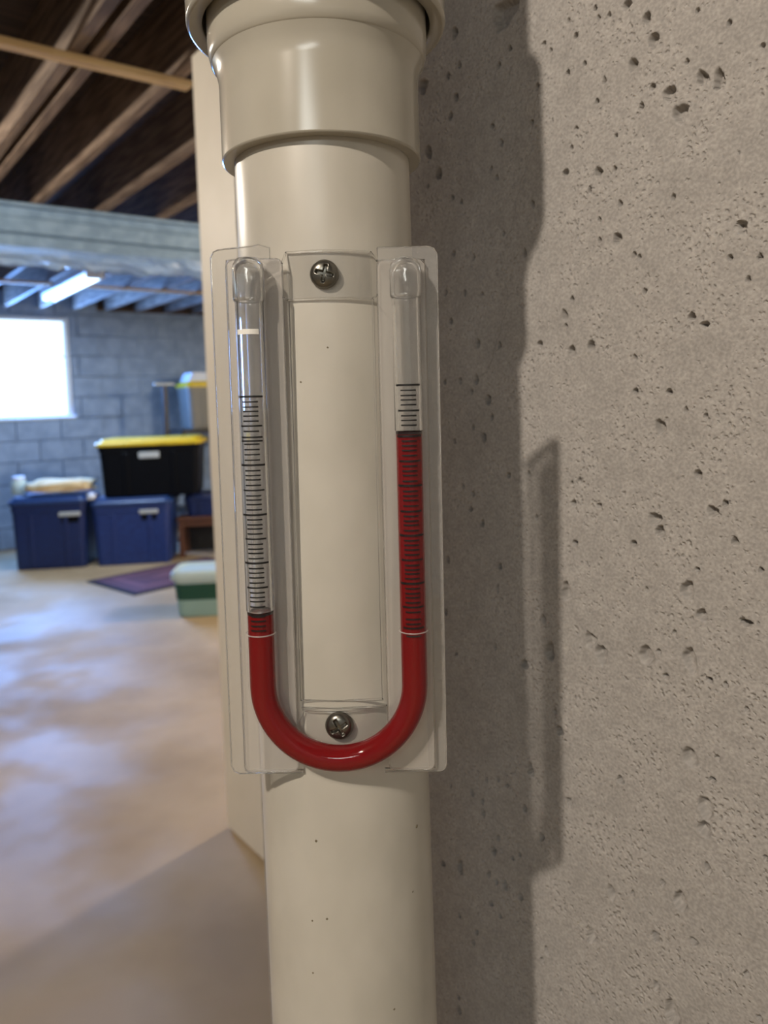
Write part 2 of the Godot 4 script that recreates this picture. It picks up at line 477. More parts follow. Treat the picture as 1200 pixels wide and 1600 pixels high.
# ------------------------------------------------------------------ the concrete wall beside the pipe
# the hero patch of wall spans z -0.52 .. -0.16 and y 0.72 .. 1.56 and is what the texture covers once
func concrete_material() -> StandardMaterial3D:
	var w := 800
	var h := 1866
	var mm := 0.45                                   # millimetres for a pixel
	var grain := noise(0.17, FastNoiseLite.TYPE_SIMPLEX_SMOOTH, 3, 101).get_image(w, h).get_data()
	var coarse := noise(0.05, FastNoiseLite.TYPE_SIMPLEX_SMOOTH, 3, 102).get_image(w, h).get_data()
	var patch := noise(0.011, FastNoiseLite.TYPE_SIMPLEX_SMOOTH, 4, 103).get_image(w, h).get_data()
	var cells := noise(0.11, FastNoiseLite.TYPE_CELLULAR, 1, 104)
	cells.cellular_jitter = 1.0
	cells.domain_warp_enabled = true
	cells.domain_warp_amplitude = 9.0
	cells.domain_warp_frequency = 0.07
	var pore := cells.get_image(w, h).get_data()
	var rarer := noise(0.045, FastNoiseLite.TYPE_CELLULAR, 1, 105)
	rarer.domain_warp_enabled = true
	rarer.domain_warp_amplitude = 12.0
	rarer.domain_warp_frequency = 0.11
	var chip := rarer.get_image(w, h).get_data()
	var size := w * h
	var relief := PackedFloat32Array()
	relief.resize(size)
	var tone := PackedByteArray()
	tone.resize(size)
	for i in size:
		var p := patch[i]
		var v := 0.62 + (grain[i] - 128) * 0.0007 + (coarse[i] - 128) * 0.0004
		var hole := 24 + ((p - 128) >> 1) - pore[i]
		if hole > 0:
			v -= minf(hole * 0.02, 0.45)
		hole = 17 + ((coarse[i] - 128) >> 2) - chip[i]
		if hole > 0:
			v -= minf(hole * 0.025, 0.5)
		relief[i] = v
		tone[i] = clampi(158 + ((p - 128) >> 4) + ((coarse[i] - 128) >> 4) + ((grain[i] - 128) >> 3), 60, 235)
	# the crack
	for k in range(CRACK.size() - 1):
		var a: Vector2 = CRACK[k]
		var b: Vector2 = CRACK[k + 1]
		var steps := int(a.distance_to(b) / 0.00025)
		for s in steps:
			var q := a.lerp(b, float(s) / steps)
			var x := int((q.x + 0.52) * 1000.0 / mm + 1.6 * sin(s * 0.11 + k))
			var y := int((1.56 - q.y) * 1000.0 / mm)
			relief[y * w + x] = minf(relief[y * w + x], 0.12)
	var m := plain("wall_concrete", Color(1.0, 0.97, 0.935), 0.92)
	m.albedo_texture = ImageTexture.create_from_image(Image.create_from_data(w, h, false, Image.FORMAT_L8, tone))
	m.heightmap_enabled = true
	m.heightmap_scale = 0.17
	m.heightmap_texture = ImageTexture.create_from_image(Image.create_from_data(w, h, false, Image.FORMAT_RF, relief.to_byte_array()))
	return m


func concrete_face() -> ArrayMesh:
	var step := 0.00065
	var zs := PackedFloat32Array([-0.745, -0.7435, -0.739, -0.73, -0.68, -0.62, -0.56, -0.52])
	var z_first := zs.size()
	for k in 513:
		zs.append(-0.50 + step * k)
	for v in [-0.15, -0.10, 0.0, 0.2, 0.5, 1.0, 2.0, 3.0]:
		zs.append(v)
	var ys := PackedFloat32Array([0.0, 0.15, 0.3, 0.45, 0.55, 0.65, 0.70])
	var y_first := ys.size()
	for k in 1263:
		ys.append(0.73 + step * k)
	for v in [1.57, 1.6, 1.7, 1.9, 2.1, CEIL]:
		ys.append(v)
	var nz := zs.size()
	var ny := ys.size()
	var dig := PackedFloat32Array()
	dig.resize(nz * ny)
	var lumps := noise(22.0, FastNoiseLite.TYPE_SIMPLEX_SMOOTH, 3, 110)
	for j in ny:
		for i in nz:
			dig[j * nz + i] = 0.0006 + 0.0007 * lumps.get_noise_2d(zs[i], ys[j])
	var r := RandomNumberGenerator.new()
	r.seed = 7
	for k in range(0, PITS.size(), 4):
		var cz: float = PITS[k] / 1000.0
		var cy: float = PITS[k + 1] / 1000.0
		var hw: float = maxf(PITS[k + 2] / 2000.0, 0.0011)
		var hh: float = maxf(PITS[k + 3] / 2000.0, 0.0014)
		var deep := maxf(minf(hw * 3.3, 0.005), minf(hw * 0.95, 0.0055))
		var tilt := r.randf_range(-0.35, 0.1)
		var lean := cos(tilt)
		var skew := sin(tilt)
		var phase := r.randf() * TAU
		var wave := r.randf_range(0.05, 0.15)
		var i0 := clampi(z_first + int((cz - hw * 1.6 + 0.50) / step), 0, nz - 1)
		var i1 := clampi(z_first + int((cz + hw * 1.6 + 0.50) / step) + 1, 0, nz - 1)
		var j0 := clampi(y_first + int((cy - hh * 1.6 - 0.73) / step), 0, ny - 1)
		var j1 := clampi(y_first + int((cy + hh * 1.6 - 0.73) / step) + 1, 0, ny - 1)
		for j in range(j0, j1 + 1):
			for i in range(i0, i1 + 1):
				var u := zs[i] - cz
				var v := ys[j] - cy
				var a := (u * lean - v * skew) / hw
				var b := (u * skew + v * lean) / hh
				var d := sqrt(a * a + b * b)
				d *= 1.0 + wave * sin(3.0 * atan2(b, a) + phase) + 0.5 * wave * sin(7.0 * atan2(b, a) - phase)
				if d < 1.12:
					var t := clampf((1.12 - d) / 0.5, 0.0, 1.0)
					dig[j * nz + i] += deep * t * t * (3.0 - 2.0 * t)
	var pos := PackedVector3Array()
	pos.resize(nz * ny)
	var nor := PackedVector3Array()
	nor.resize(nz * ny)
	var uv := PackedVector2Array()
	uv.resize(nz * ny)
	for j in ny:
		var jl := maxi(j - 1, 0)
		var jh := mini(j + 1, ny - 1)
		for i in nz:
			var il := maxi(i - 1, 0)
			var ih := mini(i + 1, nz - 1)
			var n := j * nz + i
			var z := zs[i]
			var y := ys[j]
			var round_off := 0.0
			if z < -0.73:
				round_off = 0.012 * (1.0 - sqrt(maxf(0.0, 1.0 - pow((-0.73 - z) / 0.015, 2.0))))
			pos[n] = Vector3(WALL_X + dig[n] + round_off, y, z)
			nor[n] = Vector3(-1.0, (dig[jh * nz + i] - dig[jl * nz + i]) / (ys[jh] - ys[jl]), (dig[j * nz + ih] - dig[j * nz + il]) / (zs[ih] - zs[il])).normalized()
			uv[n] = Vector2((z + 0.52) / 0.36, (1.56 - y) / 0.84)
	var index := PackedInt32Array()
	index.resize((nz - 1) * (ny - 1) * 6)
	var at := 0
	for j in ny - 1:
		for i in nz - 1:
			var a := j * nz + i
			# the face looks to -x: going right there is +z
			index[at] = a; index[at + 1] = a + nz + 1; index[at + 2] = a + 1
			index[at + 3] = a; index[at + 4] = a + nz; index[at + 5] = a + nz + 1
			at += 6
	var arrays := []
	arrays.resize(Mesh.ARRAY_MAX)
	arrays[Mesh.ARRAY_VERTEX] = pos
	arrays[Mesh.ARRAY_NORMAL] = nor
	arrays[Mesh.ARRAY_TEX_UV] = uv
	arrays[Mesh.ARRAY_INDEX] = index
	var mesh := ArrayMesh.new()
	mesh.add_surface_from_arrays(Mesh.PRIMITIVE_TRIANGLES, arrays)
	return mesh


# ------------------------------------------------------------------ floor, walls, ceiling
func slab(lo: Vector3, hi: Vector3, b := 0.0) -> ArrayMesh:
	return box(hi - lo, b, (lo + hi) / 2.0)


func build_shell() -> void:
	var o := structure("floor", "worn grey-beige concrete basement floor with a soft sheen")
	part("slab", slab(Vector3(-4.5, -0.15, BACK - 0.3), Vector3(5.5, 0, 3.2)), "floor_concrete", o)

	o = structure("wall_right", "pitted bare grey concrete wall right beside the pipe")
	part("face", concrete_face(), "wall_concrete", o)
	part("core", slab(Vector3(0.388, 0, -0.7445), Vector3(0.56, CEIL, 3.0)), "mortar", o)

	o = structure("wall_partition", "smooth cream painted wall end standing on the floor behind the pipe")
	part("panel", slab(Vector3(0.942, 0, -2.078), Vector3(5.3, CEIL, -1.62), 0.012), "cream_paint", o)

	o = structure("wall_left", "plain painted wall closing the room on the left")
	part("panel", slab(Vector3(-4.7, 0, BACK - 0.2), Vector3(-4.5, 2.5, 3.2)), "plaster", o)
	o = structure("wall_rear", "plain painted wall behind the camera")
	part("panel", slab(Vector3(-4.5, 0, 3.0), Vector3(5.5, 2.5, 3.2)), "plaster", o)
	o = structure("wall_side", "plain painted wall closing the room on the right")
	part("panel", slab(Vector3(5.3, 0, BACK - 0.2), Vector3(5.5, 2.5, 3.0)), "plaster", o)

	build_back_wall()
	build_ceiling()


func build_back_wall() -> void:
	var o := structure("wall_back", "painted concrete block wall with a window at the far end")
	var wx := Vector2(1.12, 2.145)
	var wy := Vector2(1.205, 2.17)
	var st := begin()
	for q in [[-4.5, wx.x, 0.0, 2.5], [wx.y, 5.3, 0.0, 2.5], [wx.x, wx.y, 0.0, wy.x], [wx.x, wx.y, wy.y, 2.5]]:
		cbox(st, Vector3((q[0] + q[1]) / 2, (q[2] + q[3]) / 2, BACK - 0.117), Vector3(q[1] - q[0], q[3] - q[2], 0.22), 0.0)
	part("mortar", done(st), "mortar", o)
	# blocks with 6 mm joints, painted over; left of the step they stand a little proud
	var shared := {}
	for row in 12:
		var y0 := row * 0.2 + 0.003
		var y1 := minf(y0 + 0.194, 2.40)
		for col in range(-2, 9):
			var x0 := 0.62 + col * 0.4 + (0.2 if row % 2 else 0.0)
			var x1 := x0 + 0.394
			for piece in cut_block(x0, x1, y0, y1, wx, wy):
				var s := Vector3(piece[1] - piece[0], piece[3] - piece[2], 0.05)
				if s.x < 0.02 or s.y < 0.02:
					continue
				var key := "%.3f %.3f" % [s.x, s.y]
				if not shared.has(key):
					shared[key] = box(s, 0.004)
				var mid: float = (piece[0] + piece[1]) / 2
				part("block", shared[key], "block_paint", o, Vector3(mid, (piece[2] + piece[3]) / 2, BACK - 0.025 + (0.03 if mid < 2.42 else 0.0)))

	var w := structure("window_1", "small bright basement window high in the far block wall")
	st = begin()
	var c := Vector3((wx.x + wx.y) / 2, (wy.x + wy.y) / 2, BACK - 0.03)
	for s in [-1.0, 1.0]:
		cbox(st, c + Vector3(s * 0.4925, 0, 0), Vector3(0.035, wy.y - wy.x, 0.09), 0.004)
		cbox(st, c + Vector3(0, s * 0.465, 0), Vector3(0.95, 0.03, 0.09), 0.004)
	part("window_frame", done(st), "window_frame", w)
	part("mullion", box(Vector3(0.95, 0.014, 0.03), 0.003), "window_frame", w, Vector3(c.x, 1.80, c.z - 0.02))
	part("window_pane", box(Vector3(0.95, 0.36, 0.006), 0.0), "window_light", w, Vector3(c.x, 1.987, c.z - 0.04))
	part("window_pane", box(Vector3(0.95, 0.568, 0.006), 0.0), "window_light", w, Vector3(c.x, 1.522, c.z - 0.04))
	part("window_sill", box(Vector3(1.06, 0.03, 0.10), 0.006), "window_frame", w, Vector3(c.x, wy.x + 0.004, c.z + 0.03))


# what is left of a block round the window opening
func cut_block(x0: float, x1: float, y0: float, y1: float, wx: Vector2, wy: Vector2) -> Array:
	if x1 <= wx.x or x0 >= wx.y or y1 <= wy.x or y0 >= wy.y:
		return [[x0, x1, y0, y1]]
	var out := []
	if x0 < wx.x:
		out.append([x0, wx.x, y0, y1])
	if x1 > wx.y:
		out.append([wx.y, x1, y0, y1])
	var a := maxf(x0, wx.x)
	var b := minf(x1, wx.y)
	if y0 < wy.x:
		out.append([a, b, y0, wy.x])
	if y1 > wy.y:
		out.append([a, b, wy.y, y1])
	return out


func build_ceiling() -> void:
	var o := structure("ceiling", "open ceiling of dark wooden joists under plank subfloor")
	part("subfloor", slab(Vector3(-4.5, CEIL + 0.235, BACK - 0.2), Vector3(5.5, CEIL + 0.30, 3.2)), "subfloor_wood", o)
	var joist := box(Vector3(0.038, 0.235, 3.0 - BACK), 0.003)
	for k in range(-16, 16):
		var x := 0.672 + 0.3048 * k
		part("joist", joist, "joist_wood_%d" % posmod(k * 7, 3), o, Vector3(x, CEIL + 0.1175, (3.0 + BACK) / 2))
	part("joist", joist, "joist_wood_1", o, Vector3(0.733, CEIL + 0.1175, (3.0 + BACK) / 2))
	part("strapping", box(Vector3(2.5, 0.02, 0.046), 0.003), "strip_wood", o, Vector3(-0.23, CEIL - 0.01, -2.262))
	part("strapping", box(Vector3(3.0, 0.02, 0.046), 0.003), "strip_wood", o, Vector3(2.3, CEIL - 0.01, -6.25))
	# rim board over the block wall
	part("rim_board", box(Vector3(9.7, 0.235, 0.04), 0.003), "subfloor_wood", o, Vector3(0.45, CEIL + 0.1175, BACK + 0.0))

	var b := thing("ceiling_beam", "pale grey painted beam crossing under the ceiling joists", "beam", Vector3(0.4, 0, -3.93))
	part("top_flange", box(Vector3(9.7, 0.018, 0.16), 0.004), "beam_paint", b, Vector3(0, CEIL - 0.009, -0.08))
	part("web", box(Vector3(9.7, 0.05, 0.08), 0.002), "beam_paint", b, Vector3(0, CEIL - 0.043, -0.08))
	part("side_plate", box(Vector3(9.7, 0.075, 0.15), 0.006), "beam_paint", b, Vector3(0, CEIL - 0.1055, -0.08))
	part("lower_web", box(Vector3(9.7, 0.012, 0.09), 0.0), "beam_paint", b, Vector3(0, CEIL - 0.149, -0.08))
	part("bottom_flange", box(Vector3(9.7, 0.055, 0.165), 0.006), "beam_paint", b, Vector3(0, CEIL - 0.1825, -0.08))
	# plastic sheet bunched along the underside of the beam
	var p := thing("plastic_sheet", "crumpled bluish plastic sheet hanging along underside of ceiling beam", "plastic sheet", Vector3(0.4, CEIL - 0.21, -4.0))
	var st := begin()
	var n := noise(3.0, FastNoiseLite.TYPE_SIMPLEX_SMOOTH, 4, 77)
	var cols := 90
	var rows := 10
	var at := func(i: int, j: int) -> Vector3:
		var x := -1.5 + 3.6 * i / cols
		var a := PI * j / rows
		var r := 0.055 + 0.030 * n.get_noise_2d(x * 1.3, j * 0.16)
		return Vector3(x, -absf(sin(a)) * r * 1.35, cos(a) * r * 1.4)
	st.set_smooth_group(-1)
	for i in cols:
		for j in rows:
			quad(st, at.call(i, j), at.call(i, j + 1), at.call(i + 1, j + 1), at.call(i + 1, j))
	part("folds", done(st), "vapour_plastic", p)


# ------------------------------------------------------------------ lamps
func build_lamps() -> void:
	bulb(BULB, "bare bulb in a white porcelain holder under the near joists", Color(1.0, 0.955, 0.90), 1.8, 0.026)
	bulb(Vector3(3.95, 2.115, -2.84), "white globe lamp under the joists behind the cream wall", Color(1.0, 0.92, 0.80), 4.6, 0.13)
	strip_lamp(Vector3(1.685, 2.235, -6.02), 1.22, "lit fluorescent strip lamp under the far joists near the window", Color(0.76, 0.87, 1.0), 3.4)
	bulb(Vector3(-0.30, 2.115, -3.2), "bare bulb in a white porcelain holder under the joists left of the pipe", Color(1.0, 0.955, 0.89), 1.6, 0.026)
	added_fill_lamp(Vector3(-1.6, 2.225, 1.6), Vector2(0.6, 1.2), "added white fill light panel under the joists behind the viewer", Color(0.97, 0.98, 0.96), 3.0)


func bulb(at: Vector3, label: String, c: Color, energy: float, r: float) -> void:
	var o := thing("ceiling_bulb", label, "lamp", at)
	var st := begin()
	lathe(st, [[[0.0, -0.034], [0.014, -0.031], [0.025, -0.022], [0.0295, -0.008], [0.029, 0.006], [0.024, 0.022], [0.016, 0.038], [0.0145, 0.05]]], 24)
	var globe := part("bulb", done(st), "bulb_light", o)
	if r > 0.1:                                      # a round globe in place of the bare bulb
		st = begin()
		var ring := []
		for k in 13:
			ring.append([r * sin(PI * k / 12.0), -r * cos(PI * k / 12.0) - r + 0.05])
		lathe(st, [ring], 28)
		globe.mesh = done(st)
		globe.name = "globe_bulb"
	st = begin()
	lathe(st, [[[0.0145, 0.05], [0.022, 0.055], [0.026, 0.075]], [[0.026, 0.075], [0.055, 0.085]], [[0.055, 0.085], [0.058, 0.135]], [[0.058, 0.135], [0.0, 0.135]]], 32)
	part("holder", done(st), "porcelain", o)
	var l := OmniLight3D.new()
	l.name = "bulb_glow"
	l.position.y = -r + 0.05 if r > 0.1 else 0.0
	l.light_color = c
	l.light_energy = energy
	l.light_size = r
	l.omni_range = 14.0
	l.omni_attenuation = 2.0
	l.shadow_enabled = true
	o.add_child(l)


func added_fill_lamp(at: Vector3, size: Vector2, label: String, c: Color, energy: float) -> void:  # unseen wide panel, added for soft fill light from behind the camera
	var o := thing("added_fill_lamp", label, "lamp", at)
	part("frame", box(Vector3(size.x + 0.03, 0.05, size.y + 0.03), 0.006), "lamp_housing", o)
	part("fill_lamp_panel", box(Vector3(size.x, 0.006, size.y), 0.001), "fill_lamp_light", o, Vector3(0, -0.027, 0))
	var l := AreaLight3D.new()
	l.name = "fill_glow"
	l.area_size = size
	l.light_color = c
	l.light_energy = energy
	l.area_range = 14.0
	l.shadow_enabled = true
	o.add_child(l)
	l.position = Vector3(0, -0.035, 0)
	l.rotation_degrees = Vector3(-90, 0, 0)


func strip_lamp(at: Vector3, length: float, label: String, c: Color, energy: float) -> void:
	var o := thing("strip_lamp", label, "lamp", at)
	var st := begin()
	cbox(st, Vector3(0, -0.01, 0), Vector3(0.13, 0.05, length), 0.006)
	cbox(st, Vector3(0, -0.045, length / 2 - 0.012), Vector3(0.12, 0.05, 0.022), 0.003)
	cbox(st, Vector3(0, -0.045, -length / 2 + 0.012), Vector3(0.12, 0.05, 0.022), 0.003)
	part("housing", done(st), "lamp_housing", o)
	for s in [-1.0, 1.0]:
		st = begin()
		sweep(st, [Vector3(s * 0.034, -0.055, -length / 2 + 0.02), Vector3(s * 0.034, -0.055, length / 2 - 0.02)], 0.017, 14, Vector3.UP)
		part("lamp_tube", done(st), "tube_lamp_light", o)
	var l := AreaLight3D.new()
	l.name = "strip_glow"
	l.area_size = Vector2(0.12, length - 0.06)
	l.light_color = c
	l.light_energy = energy
	l.area_range = 14.0
	l.shadow_enabled = true
	o.add_child(l)
	l.position = Vector3(0, -0.078, 0)
	l.rotation_degrees = Vector3(-90, 0, 0)


# ------------------------------------------------------------------ the pipe
func build_pipe() -> void:
	var o := thing("drain_pipe", "cream white plastic pipe standing beside the concrete wall", "pipe", PIPE)
	var st := begin()
	lathe(st, [[[PIPE_R, 0.0], [PIPE_R, 1.40]]], 128)
	var body := part("pipe", done(st), "pvc", o)
	# flecks of dirt: angle round the pipe, height, size in mm
	for q in [[-0.9399, 1.0401, 1.0], [0.3080, 1.0359, 1.3], [-1.0251, 0.9995, 0.7], [-0.8512, 1.0017, 0.8], [-0.1335, 0.9511, 0.8], [0.1946, 1.0046, 0.7], [-1.0436, 0.9730, 0.7], [-0.9029, 1.2606, 0.7], [-0.6025, 1.2761, 0.7]]:
		st = begin()
		cbox(st, Vector3.ZERO, Vector3(0.0013, 0.0011, 0.0005) * q[2], 0.0002 * q[2])
		var fleck := part("dirt_fleck", done(st), "smudge", body, Vector3(sin(q[0]) * PIPE_R, q[1], cos(q[0]) * PIPE_R))
		fleck.rotation = Vector3(0, q[0], q[1] * 7.0)
	# reducing coupling: collar below, hub above
	st = begin()
	lathe(st, [
		[[0.0446, 1.3722], [0.0497, 1.3722]],
		[[0.0497, 1.3722], [0.0503, 1.3726], [0.0505, 1.3732]],
		[[0.0505, 1.3732], [0.0504, 1.408], [0.0506, 1.4125], [0.0515, 1.4165], [0.0532, 1.4205]],
		[[0.0532, 1.4205], [0.0540, 1.4212], [0.0549, 1.425], [0.0553, 1.43], [0.0553, 1.47]],
	], 128)
	part("collar", done(st), "pvc_fitting", o)
	st = begin()
	lathe(st, [
		[[0.0572, 1.470], [0.0572, 1.4395]],
		[[0.0572, 1.4395], [0.0578, 1.4385], [0.0635, 1.438]],
		[[0.0635, 1.438], [0.0645, 1.4385], [0.0651, 1.440]],
		[[0.0651, 1.440], [0.0651, 1.515]],
		[[0.0651, 1.515], [0.0640, 1.518], [0.0585, 1.522]],
	], 128)
	part("hub", done(st), "pvc_fitting", o)
	st = begin()
	lathe(st, [[[0.0571, 1.46], [0.0571, CEIL + 0.235]]], 96)
	part("riser", done(st), "pvc", o)


# ------------------------------------------------------------------ the manometer (built in mm on its own plate)
func arc_band(r: float, half: float, tall: float, thick: float, seg: int) -> ArrayMesh:
	var st := begin()
	st.set_smooth_group(-1)
	for k in seg:
		var a := -half + 2 * half * k / seg
		var b := -half + 2 * half * (k + 1) / seg
		var p := []
		for t in [a, b]:
			for rr in [r, r + thick]:
				for y in [-tall / 2, tall / 2]:
					p.append(Vector3(sin(t) * rr, y, cos(t) * rr))
		quad(st, p[2], p[6], p[7], p[3])
		quad(st, p[4], p[0], p[1], p[5])
		quad(st, p[1], p[3], p[7], p[5])
		quad(st, p[0], p[4], p[6], p[2])
		if k == 0:
			quad(st, p[0], p[2], p[3], p[1])
		if k == seg - 1:
			quad(st, p[6], p[4], p[5], p[7])
	return done(st)


func rods(called: String, parent: Node, lines: Array, r: float) -> void:
	for l in lines:
		var st := begin()
		sweep(st, l, r, 8, Vector3(0.3, 0.2, 1.0))
		part(called, done(st), "clear_rod", parent)


func build_manometer() -> void:
	var o := thing("manometer", "clear plastic U-tube manometer with red liquid screwed to the pipe", "manometer")
	o.transform = Transform3D(Basis.from_euler(Vector3(0.014, -0.6702, -0.010)).scaled_local(Vector3.ONE * 0.00103), Vector3(0.1962, 1.1977, -0.3002))
	var lx := -32.2
	var rx := 36.0
	var tz := 9.6
	var bend_y := -75.0
	var mid := (lx + rx) / 2
	var bend_r := (rx - lx) / 2
	# backing flanges, outside the trays
	for q in [
		[Vector2(-47.0, 120.5), Vector2(-49.2, 119.6), Vector2(-50.5, 117.0), Vector2(-50.0, -116.5), Vector2(-48.9, -119.2), Vector2(-46.5, -120.3), Vector2(-16.5, -120.3), Vector2(-16.5, -118.9), Vector2(-43.5, -118.9), Vector2(-43.5, 115.9), Vector2(-24.0, 115.9), Vector2(-24.0, 120.8), Vector2(-29.0, 122.4), Vector2(-33.0, 121.6)],
		[Vector2(46.5, 119.5), Vector2(49.0, 118.6), Vector2(50.4, 116.0), Vector2(50.1, -117.5), Vector2(49.2, -119.6), Vector2(47.0, -120.6), Vector2(21.5, -120.6), Vector2(21.5, -119.0), Vector2(44.9, -119.0), Vector2(44.9, 113.9), Vector2(24.0, 113.9), Vector2(24.0, 119.5)],
	]:
		var st := begin()
		var out := PackedVector2Array()
		for v in q:
			out.append(v)
		plate(st, out, -0.5, 0.5)
		part("flange", done(st), "clear_flange", o)
		var loop := []
		for v in out:
			loop.append(Vector3(v.x, v.y, 0))
		loop.append(loop[0])
		rods("flange_edge", o, [loop], 0.35)
	# raised trays that carry the tubes
	for q in [[-43.2, -18.4, -118.5, 115.5], [23.6, 44.6, -118.5, 113.5]]:
		var st := begin()
		var out := PackedVector2Array()
		for v in rrect(q[1] - q[0], q[3] - q[2], 3.0, 4):
			out.append(v + Vector2((q[0] + q[1]) / 2, (q[2] + q[3]) / 2))
		plate(st, out, 0.6, 3.0)
		part("tray", done(st), "clear_plastic", o)
		var loop := []
		for v in out:
			loop.append(Vector3(v.x, v.y, 2.7))
		loop.append(loop[0])
		rods("tray_edge", o, [loop], 0.4)
	# lip round the open window
	rods("window_lip", o, [
		[Vector3(-16.4, 97, 0), Vector3(-16.4, -86, 0)], [Vector3(21.4, 97, 0), Vector3(21.4, -86, 0)],
		[Vector3(-16.4, -86, 0), Vector3(0, -86, 1.2), Vector3(21.4, -86, 0)], [Vector3(-16.4, -89.5, 0), Vector3(0, -89.5, 1.2), Vector3(21.4, -89.5, 0)],
	], 0.5)
	# curved tabs that lie on the pipe and take the screws
	var axis := func(y: float) -> Vector3:
		return Vector3(-1.65 - 0.010 * y, y - 0.6, -43.04 - 0.014 * y)
	for q in [[98.5, 119.5], [-106.0, -90.0]]:
		var st := begin()
		var edges := [[], []]
		var n := 18
		var a0 := asin(-14.3 / 44.2)
		var a1 := asin(23.5 / 44.2)
		for k in n:
			var t0: float = lerpf(a0, a1, float(k) / n)
			var t1: float = lerpf(a0, a1, float(k + 1) / n)
			var p := []
			for t: float in [t0, t1]:
				for r in [43.5, 44.5]:
					for y: float in [q[0], q[1]]:
						p.append(axis.call(y) + Vector3(sin(t), 0, cos(t)) * r)
			st.set_smooth_group(2)
			quad(st, p[2], p[6], p[7], p[3])
			quad(st, p[4], p[0], p[1], p[5])
			st.set_smooth_group(3)
			quad(st, p[1], p[3], p[7], p[5])
			quad(st, p[0], p[4], p[6], p[2])
			edges[0].append(p[2])
			edges[1].append(p[3])
			if k == n - 1:
				edges[0].append(p[6])
				edges[1].append(p[7])
		part("mounting_tab", done(st), "clear_tab", o)
		rods("tab_edge", o, edges, 0.5)
		# gussets from the tab up to the trays
		rods("gusset", o, [[edges[0][0], Vector3(-18.4, q[0], 2)], [edges[1][0], Vector3(-18.4, q[1] - 6.0, 2)], [edges[0][-1], Vector3(23.6, q[0], 2)], [edges[1][-1], Vector3(23.6, q[1] - 6.0, 2)]], 0.45)
	# tubes, closed at the top, joined by the bend below
	tube(o, lx, tz, 115.4, -40.7, LEFT_TICKS)
	tube(o, rx, tz, 113.4, 37.9, RIGHT_TICKS)
	var arc := []
	arc.append(Vector3(lx, -51.0, tz))
	arc.append(Vector3(lx, -62.0, tz))
	for k in 33:
		var a := PI + PI * k / 32
		arc.append(Vector3(mid + bend_r * cos(a), bend_y + bend_r * sin(a), tz))
	arc.append(Vector3(rx, -62.0, tz))
	arc.append(Vector3(rx, -51.0, tz))
	var st := begin()
	sweep(st, arc, 6.5, 28, Vector3.BACK, false)
	part("bend", done(st), "tube_skin", o)
	# liquid: right level high, left level low
	var path := arc.duplicate()
	path.push_front(Vector3(lx, -40.9, tz))
	path.append(Vector3(rx, 0.0, tz))
	path.append(Vector3(rx, 37.7, tz))
	st = begin()
	sweep(st, path, 5.75, 28, Vector3.BACK)
	part("red_liquid", done(st), "red_liquid", o)
	for v in [Vector3(lx, -40.9, tz), Vector3(rx, 37.7, tz)]:  # dark band of internal reflection at each liquid top, painted as a disc
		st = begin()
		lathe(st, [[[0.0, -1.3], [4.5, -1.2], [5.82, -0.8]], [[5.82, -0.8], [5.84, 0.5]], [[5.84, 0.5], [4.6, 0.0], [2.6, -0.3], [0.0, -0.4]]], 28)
		part("painted_meniscus", done(st), "meniscus_reflection_dark", o, v)
	# white band across the front of the left tube
	part("white_band", arc_band(6.25, 0.78, 2.2, 0.25, 10), "plain_white", o, Vector3(lx, 82.8, tz))
	# pan-head screws
	for q in [[Vector3(0.1, 108.6, 0), 1.35], [Vector3(1.0, -96.9, 0), 0.5]]:
		var p: Vector3 = axis.call(q[0].y + 0.6)
		var away := Vector3(q[0].x - p.x, 0, sqrt(44.5 * 44.5 - pow(q[0].x - p.x, 2))) / 44.5
		var s := part("screw", screw_head(q[1]), "screw_zinc", o, p + away * 44.5)
		s.basis = Basis(Vector3.UP.cross(away).normalized(), Vector3.UP, away)


func tube(o: Node, x: float, z: float, top: float, level: float, ticks: Array) -> void:
	var st := begin()
	lathe(st, [
		[[6.5, -51.0], [6.55, -50.2], [6.2, -49.6]],
		[[6.2, -49.6], [6.2, level]],
	], 40)
	part("sleeve", done(st), "tube_skin", o, Vector3(x, 0, z))
	st = begin()
	lathe(st, [[[6.55, -50.8], [6.8, -50.5], [6.55, -50.2]]], 40)
	part("joint_ring", done(st), "joint_ring", o, Vector3(x, 0, z))
	st = begin()
	lathe(st, [
		[[4.7, level + 0.7], [6.2, level + 0.7]],
		[[6.2, level + 0.7], [6.2, 96.0]],
		[[4.7, 96.0], [4.7, level + 0.7]],
	], 48)
	var t := part("tube", done(st), "tube_acrylic", o, Vector3(x, 0, z))
	st = begin()
	lathe(st, [
		[[6.2, 96.0], [6.8, 96.6], [6.9, 97.6]],
		[[6.9, 97.6], [6.9, top - 6.0], [6.4, top - 3.0], [4.8, top - 0.8], [2.5, top - 0.1], [0.0, top]],
		[[0.0, top - 2.2], [2.4, top - 2.5], [4.6, top - 4.2], [5.2, top - 7.0], [5.2, 96.0]],
	], 48)
	part("cap", done(st), "tube_cap", t)
	for k in range(0, ticks.size(), 2):
		var kind: int = ticks[k + 1]
		if not taken.has("tick%d" % kind):
			taken["tick%d" % kind] = arc_band(6.25, [0.55, 0.80, 0.95][kind], [0.62, 0.72, 0.85][kind], 0.12, 8)
		part("scale_mark", taken["tick%d" % kind], "tick_ink", t, Vector3(0, ticks[k], 0))


